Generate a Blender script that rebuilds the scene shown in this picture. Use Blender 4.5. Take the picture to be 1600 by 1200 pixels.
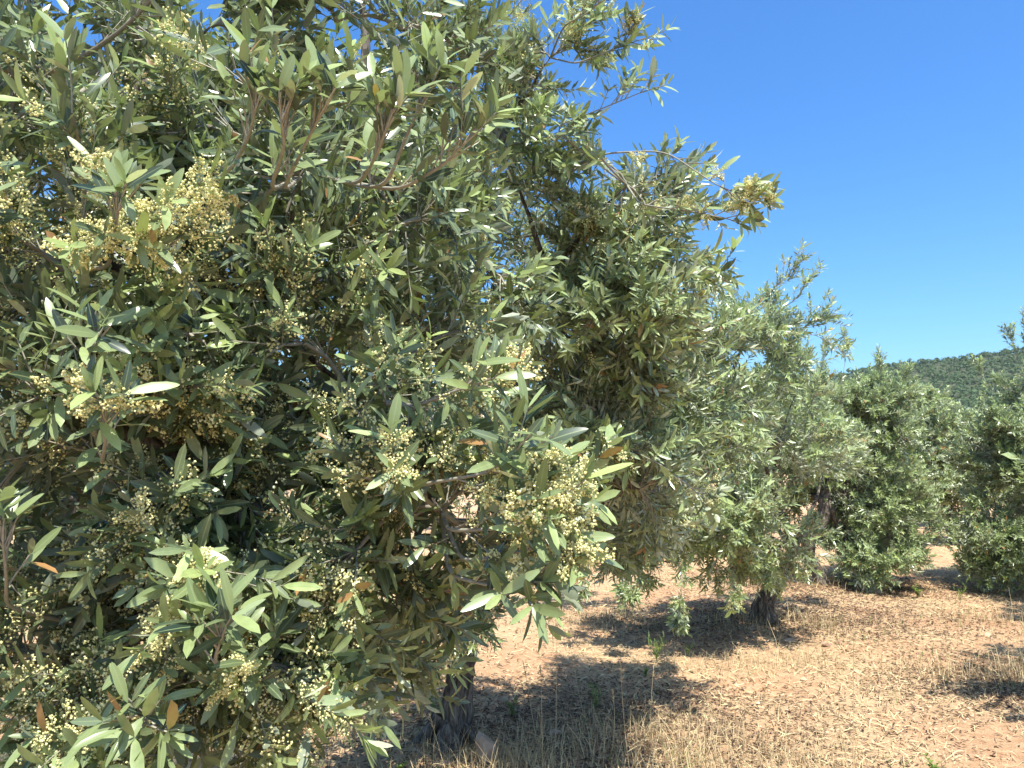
import bpy, math, random
import numpy as np
from mathutils import Vector, Matrix

# ------------------------------------------------------------------ camera, sky, sun, exposure
for o in list(bpy.data.objects):
    bpy.data.objects.remove(o)
SC = bpy.context.scene
COL = SC.collection
F = 1180.0                       # focal length in photograph pixels (1600 wide)
CAMZ = 1.6
PITCH = math.atan(110.0 / F)
cam_d = bpy.data.cameras.new('camera')
cam = bpy.data.objects.new('camera', cam_d)
COL.objects.link(cam)
cam.location = (0, 0, CAMZ)
cam.rotation_euler = (math.pi / 2 + PITCH, 0, 0)
cam_d.sensor_width = 36
cam_d.lens = F / 1600 * 36
cam_d.clip_start = 0.05
cam_d.clip_end = 8000
SC.camera = cam

SUN_EL = math.radians(67)
SUN_AZ = math.radians(162)       # clockwise from +Y (the view direction): to the right, a little behind
world = bpy.data.worlds.new('World')
SC.world = world
world.use_nodes = True
wn = world.node_tree
wn.nodes.clear()
sky = wn.nodes.new('ShaderNodeTexSky')
sky.sky_type = 'NISHITA'
sky.sun_disc = False
sky.sun_elevation = SUN_EL
sky.sun_rotation = SUN_AZ
sky.altitude = 200
sky.air_density = 1.0
sky.dust_density = 2.0
sky.ozone_density = 1.8
bg = wn.nodes.new('ShaderNodeBackground')
bg.inputs['Strength'].default_value = 0.09
wo = wn.nodes.new('ShaderNodeOutputWorld')
hs = wn.nodes.new('ShaderNodeMix')
hs.data_type = 'RGBA'; hs.blend_type = 'MULTIPLY'; hs.inputs[0].default_value = 1
hs.inputs[7].default_value = (0.95, 1.33, 1.62, 1)
sat = wn.nodes.new('ShaderNodeHueSaturation')
sat.inputs['Saturation'].default_value = 1.29
wn.links.new(sky.outputs[0], sat.inputs['Color'])
wn.links.new(sat.outputs[0], hs.inputs[6])
wn.links.new(hs.outputs[2], bg.inputs['Color'])
wn.links.new(bg.outputs[0], wo.inputs[0])

sun_d = bpy.data.lights.new('sun', 'SUN')
sun_d.energy = 5.0
sun_d.angle = math.radians(0.53)
sun_d.color = (1.0, 0.955, 0.88)
sun = bpy.data.objects.new('sun', sun_d)
COL.objects.link(sun)
sdir = Vector((math.cos(SUN_EL) * math.sin(SUN_AZ), math.cos(SUN_EL) * math.cos(SUN_AZ), math.sin(SUN_EL)))
sun.rotation_euler = sdir.to_track_quat('Z', 'Y').to_euler()
sun.location = sdir * 50

SC.view_settings.view_transform = 'Standard'
SC.view_settings.look = 'None'
SC.view_settings.exposure = 0.95
SC.view_settings.gamma = 1
SC.view_settings.use_curve_mapping = False
SC.render.engine = 'CYCLES'
SC.cycles.max_bounces = 8
SC.cycles.diffuse_bounces = 3
SC.cycles.transparent_max_bounces = 8

# ------------------------------------------------------------------ helpers
def pt(px, py, d):
    """world point seen at photograph pixel (px,py) at horizontal distance d"""
    x = (px - 800) / F
    v = (600 - py) / F
    ray = np.array([x, math.cos(PITCH) - v * math.sin(PITCH), math.sin(PITCH) + v * math.cos(PITCH)])
    return np.array([0, 0, CAMZ]) + ray * (d / ray[1])

def proj(P):
    """pixel position and depth of points"""
    P = np.asarray(P) - np.array([0, 0, CAMZ])
    y = P[:, 1] * math.cos(PITCH) + P[:, 2] * math.sin(PITCH)
    z = -P[:, 1] * math.sin(PITCH) + P[:, 2] * math.cos(PITCH)
    yy = np.where(y > 0.05, y, 0.05)
    return 800 + F * P[:, 0] / yy, 600 - F * z / yy, y

def norm(a):
    return a / np.maximum(np.linalg.norm(a, axis=-1, keepdims=True), 1e-9)

def _h(ix, iy, s):
    n = (ix * 374761393 + iy * 668265263 + s * 974634777) & 0x7fffffff
    n = ((n ^ (n >> 13)) * 1274126177) & 0x7fffffff
    n = n ^ (n >> 16)
    return (n & 0xffff) / 65535.0

def vnoise(x, y, s=0):
    x = np.asarray(x, float); y = np.asarray(y, float)
    ix = np.floor(x).astype(np.int64); iy = np.floor(y).astype(np.int64)
    fx = x - ix; fy = y - iy
    fx = fx * fx * (3 - 2 * fx); fy = fy * fy * (3 - 2 * fy)
    a = _h(ix, iy, s); b = _h(ix + 1, iy, s); c = _h(ix, iy + 1, s); d = _h(ix + 1, iy + 1, s)
    return (a * (1 - fx) + b * fx) * (1 - fy) + (c * (1 - fx) + d * fx) * fy

def fbm(x, y, s=0, o=4):
    t = 0; a = 0.5
    for k in range(o):
        t = t + a * (vnoise(x * 2 ** k, y * 2 ** k, s + k) - 0.5)
        a *= 0.5
    return t

def mesh_np(name, verts, quads=None, tris=None, mat=None, smooth=False, col=None):
    verts = np.asarray(verts, np.float32).reshape(-1, 3)
    me = bpy.data.meshes.new(name)
    idx = []; starts = []; tot = []
    n = 0
    if quads is not None and len(quads):
        q = np.asarray(quads, np.int32).reshape(-1, 4)
        idx.append(q.ravel()); starts.append(np.arange(len(q)) * 4 + n); tot.append(np.full(len(q), 4)); n += q.size
    if tris is not None and len(tris):
        t = np.asarray(tris, np.int32).reshape(-1, 3)
        idx.append(t.ravel()); starts.append(np.arange(len(t)) * 3 + n); tot.append(np.full(len(t), 3)); n += t.size
    idx = np.concatenate(idx).astype(np.int32); starts = np.concatenate(starts).astype(np.int32); tot = np.concatenate(tot).astype(np.int32)
    me.vertices.add(len(verts)); me.vertices.foreach_set('co', verts.ravel())
    me.loops.add(len(idx)); me.loops.foreach_set('vertex_index', idx)
    me.polygons.add(len(starts)); me.polygons.foreach_set('loop_start', starts); me.polygons.foreach_set('loop_total', tot)
    me.polygons.foreach_set('use_smooth', np.full(len(starts), smooth))
    if col is not None:
        a = me.color_attributes.new('tone', 'FLOAT_COLOR', 'POINT')
        a.data.foreach_set('color', np.asarray(col, np.float32).ravel())
    me.update(calc_edges=True)
    me.validate()
    if mat: me.materials.append(mat)
    return me

def link(name, me, parent=None, **kw):
    o = bpy.data.objects.new(name, me)
    COL.objects.link(o)
    if parent is not None: o.parent = parent
    for k, v in kw.items():
        if v is not None: o[k] = v
    return o

def empty(name, loc=(0, 0, 0), **kw):
    o = bpy.data.objects.new(name, None)
    COL.objects.link(o)
    o.location = loc
    o.empty_display_size = 0.2
    for k, v in kw.items():
        if v is not None: o[k] = v
    return o

# ------------------------------------------------------------------ materials
def new_mat(name):
    m = bpy.data.materials.new(name)
    m.use_nodes = True
    nt = m.node_tree
    nt.nodes.clear()
    return m, nt, nt.nodes.new, nt.links.new

def leaf_mat(name, dark, light, young, under_a, under_b, rough=0.38, trans=0.22, spec=0.5):
    m, nt, N, L = new_mat(name)
    at = N('ShaderNodeAttribute'); at.attribute_name = 'tone'
    sep = N('ShaderNodeSeparateColor'); L(at.outputs['Color'], sep.inputs[0])
    top = N('ShaderNodeMix'); top.data_type = 'RGBA'
    top.inputs[6].default_value = (*dark, 1); top.inputs[7].default_value = (*light, 1)
    L(sep.outputs[0], top.inputs[0])
    ty = N('ShaderNodeMix'); ty.data_type = 'RGBA'; L(sep.outputs[2], ty.inputs[0]); L(top.outputs[2], ty.inputs[6])
    ty.inputs[7].default_value = (*young, 1)
    # pale midrib
    rib = N('ShaderNodeMapRange'); rib.inputs[1].default_value = 0.02; rib.inputs[2].default_value = 0.16
    rib.inputs[3].default_value = 0.55; rib.inputs[4].default_value = 0.0
    L(sep.outputs[1], rib.inputs[0])
    tr = N('ShaderNodeMix'); tr.data_type = 'RGBA'; L(rib.outputs[0], tr.inputs[0]); L(ty.outputs[2], tr.inputs[6])
    tr.inputs[7].default_value = (0.30, 0.36, 0.16, 1)
    dry = N('ShaderNodeMath'); dry.operation = 'GREATER_THAN'; dry.inputs[1].default_value = 0.992
    L(sep.outputs[0], dry.inputs[0])
    un = N('ShaderNodeMix'); un.data_type = 'RGBA'
    un.inputs[6].default_value = (*under_a, 1); un.inputs[7].default_value = (*under_b, 1)
    L(sep.outputs[0], un.inputs[0])
    geo = N('ShaderNodeNewGeometry')
    cc = N('ShaderNodeMix'); cc.data_type = 'RGBA'
    L(geo.outputs['Backfacing'], cc.inputs[0]); L(tr.outputs[2], cc.inputs[6]); L(un.outputs[2], cc.inputs[7])
    cd = N('ShaderNodeMix'); cd.data_type = 'RGBA'; L(dry.outputs[0], cd.inputs[0]); L(cc.outputs[2], cd.inputs[6])
    cd.inputs[7].default_value = (0.36, 0.20, 0.08, 1)
    cc = cd
    # faint mottling
    tc = N('ShaderNodeTexCoord'); nz = N('ShaderNodeTexNoise'); nz.inputs['Scale'].default_value = 90
    L(tc.outputs['Object'], nz.inputs['Vector'])
    mr = N('ShaderNodeMapRange'); mr.inputs[3].default_value = 0.75; mr.inputs[4].default_value = 1.25
    L(nz.outputs[0], mr.inputs[0])
    mul = N('ShaderNodeMix'); mul.data_type = 'RGBA'; mul.blend_type = 'MULTIPLY'; mul.inputs[0].default_value = 1
    L(cc.outputs[2], mul.inputs[6]); L(mr.outputs[0], mul.inputs[7])
    p = N('ShaderNodeBsdfPrincipled'); L(mul.outputs[2], p.inputs['Base Color'])
    rr = N('ShaderNodeMix'); rr.data_type = 'FLOAT'
    L(geo.outputs['Backfacing'], rr.inputs[0]); rr.inputs[2].default_value = rough; rr.inputs[3].default_value = 0.6
    L(rr.outputs[0], p.inputs['Roughness'])
    p.inputs['Specular IOR Level'].default_value = spec
    t = N('ShaderNodeBsdfTranslucent')
    tcol = N('ShaderNodeMix'); tcol.data_type = 'RGBA'; tcol.inputs[0].default_value = 0.65
    L(mul.outputs[2], tcol.inputs[6]); tcol.inputs[7].default_value = (0.34, 0.46, 0.08, 1)
    L(tcol.outputs[2], t.inputs[0])
    mx = N('ShaderNodeMixShader')
    tf = N('ShaderNodeMath'); tf.operation = 'MULTIPLY_ADD'; tf.inputs[1].default_value = 0.42; tf.inputs[2].default_value = trans
    L(sep.outputs[2], tf.inputs[0]); L(tf.outputs[0], mx.inputs[0])
    L(p.outputs[0], mx.inputs[1]); L(t.outputs[0], mx.inputs[2])
    o = N('ShaderNodeOutputMaterial'); L(mx.outputs[0], o.inputs[0])
    return m

M_LEAF = leaf_mat('olive_leaf', (0.014, 0.030, 0.021), (0.30, 0.37, 0.185), (0.54, 0.66, 0.25),
                  (0.09, 0.12, 0.085), (0.62, 0.67, 0.47), rough=0.30, trans=0.09)
M_GREEN = leaf_mat('green_leaf', (0.07, 0.14, 0.025), (0.16, 0.26, 0.05), (0.25, 0.36, 0.08),
                   (0.14, 0.22, 0.06), (0.2, 0.28, 0.09), rough=0.5, trans=0.3, spec=0.3)
M_PINE = leaf_mat('pine_needles', (0.050, 0.082, 0.030), (0.080, 0.125, 0.043), (0.09, 0.12, 0.04),
                  (0.035, 0.055, 0.02), (0.07, 0.10, 0.035), rough=0.7, trans=0.1, spec=0.2)

def tone_mat(name, a, b, rough=0.8, scale=40, bump=0.0, trans=0.0):
    """two-tone material driven by the tone attribute plus fine noise"""
    m, nt, N, L = new_mat(name)
    at = N('ShaderNodeAttribute'); at.attribute_name = 'tone'
    sep = N('ShaderNodeSeparateColor'); L(at.outputs['Color'], sep.inputs[0])
    mx = N('ShaderNodeMix'); mx.data_type = 'RGBA'; L(sep.outputs[0], mx.inputs[0])
    mx.inputs[6].default_value = (*a, 1); mx.inputs[7].default_value = (*b, 1)
    tc = N('ShaderNodeTexCoord'); nz = N('ShaderNodeTexNoise'); nz.inputs['Scale'].default_value = scale
    nz.inputs['Detail'].default_value = 6
    L(tc.outputs['Object'], nz.inputs['Vector'])
    mr = N('ShaderNodeMapRange'); mr.inputs[3].default_value = 0.6; mr.inputs[4].default_value = 1.4
    L(nz.outputs[0], mr.inputs[0])
    mul = N('ShaderNodeMix'); mul.data_type = 'RGBA'; mul.blend_type = 'MULTIPLY'; mul.inputs[0].default_value = 1
    L(mx.outputs[2], mul.inputs[6]); L(mr.outputs[0], mul.inputs[7])
    p = N('ShaderNodeBsdfPrincipled'); L(mul.outputs[2], p.inputs['Base Color']); p.inputs['Roughness'].default_value = rough
    p.inputs['Specular IOR Level'].default_value = 0.3
    if bump:
        bp = N('ShaderNodeBump'); bp.inputs['Strength'].default_value = bump; bp.inputs['Distance'].default_value = 0.01
        L(nz.outputs[0], bp.inputs['Height']); L(bp.outputs[0], p.inputs['Normal'])
    o = N('ShaderNodeOutputMaterial')
    if trans:
        t = N('ShaderNodeBsdfTranslucent'); L(mul.outputs[2], t.inputs[0])
        ms = N('ShaderNodeMixShader'); ms.inputs[0].default_value = trans
        L(p.outputs[0], ms.inputs[1]); L(t.outputs[0], ms.inputs[2]); L(ms.outputs[0], o.inputs[0])
    else:
        L(p.outputs[0], o.inputs[0])
    return m

M_TWIG = tone_mat('twig_bark', (0.15, 0.135, 0.10), (0.38, 0.36, 0.28), 0.8, 120)
M_FLOWER = tone_mat('olive_blossom', (0.70, 0.67, 0.27), (0.97, 0.93, 0.54), 0.7, 200, 0, 0.25)
M_STRAW = tone_mat('dry_straw', (0.28, 0.18, 0.10), (0.74, 0.61, 0.34), 0.7, 30, 0, 0.2)
M_GRASS = tone_mat('green_grass_blade', (0.10, 0.17, 0.04), (0.22, 0.30, 0.08), 0.6, 30, 0, 0.3)
M_SHADE_LITTER = tone_mat('shade_darkened_leaf_litter', (0.05, 0.033, 0.022), (0.24, 0.155, 0.095), 0.8, 60)  # fallen leaf brown, made darker to deepen the ground shade
M_STONE = tone_mat('limestone', (0.30, 0.17, 0.09), (0.50, 0.42, 0.33), 0.85, 14, 0.6)

def bark_mat():
    m, nt, N, L = new_mat('olive_bark')
    tc = N('ShaderNodeTexCoord')
    mp = N('ShaderNodeMapping'); mp.inputs['Scale'].default_value = (1, 1, 0.25); L(tc.outputs['Object'], mp.inputs[0])
    nz = N('ShaderNodeTexNoise'); nz.inputs['Scale'].default_value = 38; nz.inputs['Detail'].default_value = 9
    nz.inputs['Roughness'].default_value = 0.65
    L(mp.outputs[0], nz.inputs['Vector'])
    vo = N('ShaderNodeTexVoronoi'); vo.inputs['Scale'].default_value = 55; vo.feature = 'F1'; L(mp.outputs[0], vo.inputs['Vector'])
    cr = N('ShaderNodeValToRGB'); L(nz.outputs[0], cr.inputs[0])
    cr.color_ramp.elements[0].position = 0.34; cr.color_ramp.elements[0].color = (0.030, 0.026, 0.021, 1)
    cr.color_ramp.elements[1].position = 0.72; cr.color_ramp.elements[1].color = (0.34, 0.30, 0.25, 1)
    e = cr.color_ramp.elements.new(0.52); e.color = (0.15, 0.125, 0.098, 1)
    p = N('ShaderNodeBsdfPrincipled'); L(cr.outputs[0], p.inputs['Base Color']); p.inputs['Roughness'].default_value = 0.9
    p.inputs['Specular IOR Level'].default_value = 0.2
    ad = N('ShaderNodeMath'); ad.operation = 'ADD'; L(nz.outputs[0], ad.inputs[0]); L(vo.outputs[0], ad.inputs[1])
    bp = N('ShaderNodeBump'); bp.inputs['Strength'].default_value = 0.9; bp.inputs['Distance'].default_value = 0.02
    L(ad.outputs[0], bp.inputs['Height']); L(bp.outputs[0], p.inputs['Normal'])
    o = N('ShaderNodeOutputMaterial'); L(p.outputs[0], o.inputs[0])
    return m
M_BARK = bark_mat()

def ground_mat():
    m, nt, N, L = new_mat('dry_red_soil')
    tc = N('ShaderNodeTexCoord')
    def noise(sc, det=6, ro=0.6, stretch=None):
        n = N('ShaderNodeTexNoise'); n.inputs['Scale'].default_value = sc; n.inputs['Detail'].default_value = det
        n.inputs['Roughness'].default_value = ro
        if stretch:
            mp = N('ShaderNodeMapping'); mp.inputs['Scale'].default_value = stretch
            L(tc.outputs['Object'], mp.inputs[0]); L(mp.outputs[0], n.inputs['Vector'])
        else:
            L(tc.outputs['Object'], n.inputs['Vector'])
        return n
    a = noise(0.9, 8, 0.65); b = noise(14, 8, 0.7); c = noise(70, 6, 0.75)
    soil = N('ShaderNodeValToRGB'); L(b.outputs[0], soil.inputs[0])
    soil.color_ramp.elements[0].position = 0.3; soil.color_ramp.elements[0].color = (0.36, 0.195, 0.10, 1)
    soil.color_ramp.elements[1].position = 0.72; soil.color_ramp.elements[1].color = (0.60, 0.39, 0.23, 1)
    straw = N('ShaderNodeValToRGB'); L(c.outputs[0], straw.inputs[0])
    straw.color_ramp.elements[0].position = 0.32; straw.color_ramp.elements[0].color = (0.40, 0.25, 0.13, 1)
    straw.color_ramp.elements[1].position = 0.68; straw.color_ramp.elements[1].color = (0.64, 0.47, 0.28, 1)
    fa = N('ShaderNodeMapRange'); fa.inputs[1].default_value = 0.42; fa.inputs[2].default_value = 0.60
    L(a.outputs[0], fa.inputs[0])
    mx = N('ShaderNodeMix'); mx.data_type = 'RGBA'; L(fa.outputs[0], mx.inputs[0])
    L(soil.outputs[0], mx.inputs[6]); L(straw.outputs[0], mx.inputs[7])
    p = N('ShaderNodeBsdfPrincipled'); L(mx.outputs[2], p.inputs['Base Color']); p.inputs['Roughness'].default_value = 0.95
    p.inputs['Specular IOR Level'].default_value = 0.15
    ad = N('ShaderNodeMath'); ad.operation = 'MULTIPLY_ADD'; ad.inputs[1].default_value = 0.35
    L(c.outputs[0], ad.inputs[0]); L(b.outputs[0], ad.inputs[2])
    bp = N('ShaderNodeBump'); bp.inputs['Strength'].default_value = 0.9; bp.inputs['Distance'].default_value = 0.04
    L(ad.outputs[0], bp.inputs['Height']); L(bp.outputs[0], p.inputs['Normal'])
    o = N('ShaderNodeOutputMaterial'); L(p.outputs[0], o.inputs[0])
    return m
M_GROUND = ground_mat()

# ------------------------------------------------------------------ ground
TREE_BASES = []     # (x, y, radius of rougher grass around it)

def gz(x, y):
    """height of the ground"""
    x = np.asarray(x, float); y = np.asarray(y, float)
    near = np.clip(1 - np.hypot(x, y - 5) / 60, 0, 1)
    z = 0.10 * fbm(x * 0.35, y * 0.35, 3, 3) + near * (0.055 * fbm(x * 2.1, y * 2.1, 9, 3) + 0.05 * fbm(x * 7, y * 7, 21, 2))
    for (tx, ty, r) in TREE_BASES:
        z = z + 0.05 * np.exp(-((x - tx) ** 2 + (y - ty) ** 2) / (2 * (0.35) ** 2))
    return z

def build_ground():
    n = 320
    u = np.linspace(-1, 1, n)
    k = 7.6
    xs = 3.0 + np.sinh(u * k) / math.sinh(k) * 1500
    ys = 6.0 + np.sinh(u * k) / math.sinh(k) * 1500
    X, Y = np.meshgrid(xs, ys)
    Z = gz(X, Y)
    v = np.stack([X, Y, Z], -1).reshape(-1, 3)
    i = np.arange(n * n).reshape(n, n)
    q = np.stack([i[:-1, :-1], i[:-1, 1:], i[1:, 1:], i[1:, :-1]], -1).reshape(-1, 4)
    me = mesh_np('ground', v, quads=q, mat=M_GROUND, smooth=True)
    link('ground', me, kind='structure')

# ------------------------------------------------------------------ leaves as arrays
def leaf_template(lod, curl=0.15, fold=0.25):
    """unit leaf: x across, y along, z normal; returns verts, across-value, tris"""
    if lod == 0:
        st = [(0.08, 0.34), (0.28, 0.84), (0.52, 1.0), (0.79, 0.78), (0.94, 0.38)]
    elif lod == 0.5:
        st = [(0.15, 0.58), (0.45, 1.0), (0.80, 0.78)]
    elif lod == 1:
        st = [(0.22, 0.85), (0.70, 0.92)]
    elif lod == 3:
        # far trees: two folded triangles
        return (np.array([(0, 0, 0), (-.5, .5, .06), (0, 1, 0), (.5, .5, .06)], float), np.array([0, 1., 0, 1]),
                np.array([(0, 2, 1), (0, 3, 2)], np.int32))
    else:
        st = [(0.45, 1.0)]
    v = [(0, 0, 0)]; g = [0.0]
    for (t, w) in st:
        z = -curl * t * t
        v += [(-w * 0.5, t, z + fold * w * 0.0), (0, t, z), (w * 0.5, t, z + fold * w * 0.0)]
        g += [1, 0, 1]
    v.append((0, 1, -curl)); g.append(0.0)
    tr = [(0, 2, 1), (0, 3, 2)]
    for k in range(len(st) - 1):
        a = 1 + 3 * k; b = a + 3
        tr += [(a, a + 1, b + 1), (a, b + 1, b), (a + 1, a + 2, b + 2), (a + 1, b + 2, b + 1)]
    a = 1 + 3 * (len(st) - 1); t = len(v) - 1
    tr += [(a, a + 1, t), (a + 1, a + 2, t)]
    v = np.array(v, float)
    edge = np.array(g) > 0.5
    # V fold: edges rise out of the blade
    v[edge, 2] += fold * np.abs(v[edge, 0]) * 0.22
    return v, np.array(g), np.array(tr, np.int32)

def leaves_mesh(name, P, A, Nn, Ln, W, tint, young, lod, mat, curl, parent=None):
    v, t, c = leaves_arrays(P, A, Nn, Ln, W, tint, young, lod, curl)
    return mesh_np(name, v, tris=t, mat=mat, smooth=(lod == 0), col=c)

def leaves_arrays(P, A, Nn, Ln, W, tint, young, lod, curl):
    """join leaves into one mesh. P base, A axis, Nn normal"""
    v, g, tr = leaf_template(lod, 0.0)
    S = norm(np.cross(A, Nn))
    Nn = np.cross(S, A)
    c = curl[:, None]
    zt = -(v[:, 1] ** 2)[None, :] * c * Ln[:, None] + v[:, 2][None, :] * W[:, None] * 3.5
    V = (P[:, None, :] + S[:, None, :] * (v[:, 0][None, :] * W[:, None])[..., None]
         + A[:, None, :] * (v[:, 1][None, :] * Ln[:, None])[..., None] + Nn[:, None, :] * zt[..., None])
    n, k = len(P), len(v)
    T = tr[None] + (np.arange(n) * k)[:, None, None]
    colr = np.ones((n, k, 4), np.float32)
    colr[..., 0] = tint[:, None]; colr[..., 1] = g[None]; colr[..., 2] = young[:, None]
    return V.reshape(-1, 3), T.reshape(-1, 3), colr.reshape(-1, 4)

def tube(pts, rad, sides=8, seed=0, rough=0.0, cap=True):
    pts = np.asarray(pts, float); rad = np.asarray(rad, float)
    n = len(pts)
    t = np.gradient(pts, axis=0); t = norm(t)
    ref = np.array([0.31, 0.95, 0.1]);
    V = []
    u = norm(np.cross(t[0], ref))
    for i in range(n):
        u = norm(u - t[i] * np.dot(u, t[i])); w = np.cross(t[i], u)
        a = np.linspace(0, 2 * math.pi, sides, endpoint=False)
        r = rad[i] * np.ones(sides)
        if rough:
            s = i / max(n - 1, 1)
            r = r * (1 + rough * (1.5 * (vnoise(np.cos(a) * 2.2 + 7 + s * 1.3, np.sin(a) * 2.2 + 9, seed) - 0.5)
                                  + 0.8 * (vnoise(np.cos(a) * 5 + 7, np.sin(a) * 5 + 9 + s * 5, seed + 5) - 0.5)))
        V.append(pts[i] + np.outer(np.cos(a) * r, u) + np.outer(np.sin(a) * r, w))
    V = np.concatenate(V)
    i = np.arange(n * sides).reshape(n, sides); j = np.roll(i, -1, axis=1)
    q = np.stack([i[:-1], j[:-1], j[1:], i[1:]], -1).reshape(-1, 4)
    return V, q

class Joiner:
    def __init__(s): s.v = []; s.q = []; s.n = 0; s.c = []
    def add(s, v, q, tone=0.5):
        s.v.append(v); s.q.append(q + s.n); s.n += len(v)
        c = np.ones((len(v), 4)); c[:, 0] = tone; s.c.append(c)
    def mesh(s, name, mat, smooth=True):
        return mesh_np(name, np.concatenate(s.v), quads=np.concatenate(s.q), mat=mat, smooth=smooth, col=np.concatenate(s.c))

def bez(p0, p1, c, n):
    t = np.linspace(0, 1, n)[:, None]
    return (1 - t) ** 2 * p0 + 2 * t * (1 - t) * c + t * t * p1

# one panicle of buds as a small mesh, several variants
def panicle(seed, hi=True, nbud=None, tetra=False):
    r = np.random.default_rng(seed)
    oct_v = np.array([(1, 0, 0), (-1, 0, 0), (0, 1, 0), (0, -1, 0), (0, 0, 1), (0, 0, -1)], float)
    oct_t = np.array([(0, 2, 4), (2, 1, 4), (1, 3, 4), (3, 0, 4), (2, 0, 5), (1, 2, 5), (3, 1, 5), (0, 3, 5)])
    if tetra:
        oct_v = np.array([(1, 1, 1), (1, -1, -1), (-1, 1, -1), (-1, -1, 1)], float) * .75
        oct_t = np.array([(0, 1, 2), (0, 3, 1), (0, 2, 3), (1, 3, 2)])
    nv = len(oct_v)
    V = []; T = []; C = []; n = 0
    L = 0.036
    nb = nbud or (44 if hi else 12)
    for k in range(nb):
        t = r.uniform(0.15, 1.0)
        ang = r.uniform(0, 2 * math.pi)
        sp = 0.0125 * (1.15 - t * 0.7) * r.uniform(0.4, 1.2)
        c = np.array([math.cos(ang) * sp, t * L + r.uniform(-.002, .002), math.sin(ang) * sp])
        s = r.uniform(0.0013, 0.0025) * (1.0 if hi else (1.1 if not tetra else 1.15))
        q = oct_v @ np.linalg.qr(r.normal(size=(3, 3)))[0]
        V.append(c + q * s * r.uniform(0.8, 1.2, (nv, 1))); T.append(oct_t + n); n += nv
        cc = np.ones((nv, 4)); cc[:, 0] = r.uniform(0.1, 1); C.append(cc)
    if hi:
        for k in range(0, nb):
            tip = V[k].mean(0); a0 = np.array([0, max(tip[1] - .006, 0), 0])
            V.append(np.array([a0, tip + (0.0002, 0, 0.0002), a0 + (.0004, .0004, 0)])); T.append(np.array([(0, 1, 2)]) + n); n += 3
            cc = np.ones((3, 4)); cc[:, 0] = .15; C.append(cc)
    # stalk
    sv = np.array([(-.0005, 0, 0), (.0005, 0, 0), (0, L, 0.0), (0, 0, .0007)])
    V.append(sv); T.append(np.array([(0, 1, 2), (1, 3, 2), (3, 0, 2)]) + n); n += 4
    cc = np.ones((4, 4)); cc[:, 0] = 0.1; C.append(cc)
    return np.concatenate(V), np.concatenate(T), np.concatenate(C)
PAN_HI = [panicle(100 + k) for k in range(8)]
PAN_MID = [panicle(150 + k, False, 16) for k in range(8)]
PAN_LO = [panicle(200 + k, False, 14, True) for k in range(6)]
PAN_ME = [mesh_np('flower_cluster', v, tris=t, mat=M_FLOWER, smooth=False, col=c) for v, t, c in PAN_HI]

HERO = []
def hero_meshes():
    rr = np.random.default_rng(5)
    for k in range(24):
        tint = (k % 8) / 7.2
        young = [0.0, 0.3, 0.9][k // 8]
        curl = rr.uniform(-0.05, 0.22)
        P = np.zeros((1, 3)); A = np.array([[0., 1, 0]]); N_ = np.array([[0., 0, 1]])
        me = leaves_mesh('leaf', P, A, N_, np.array([1.0]), np.array([0.235]), np.array([tint]), np.array([young]), 0, M_LEAF, np.array([curl]))
        HERO.append((tint, young, me))
hero_meshes()

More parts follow.
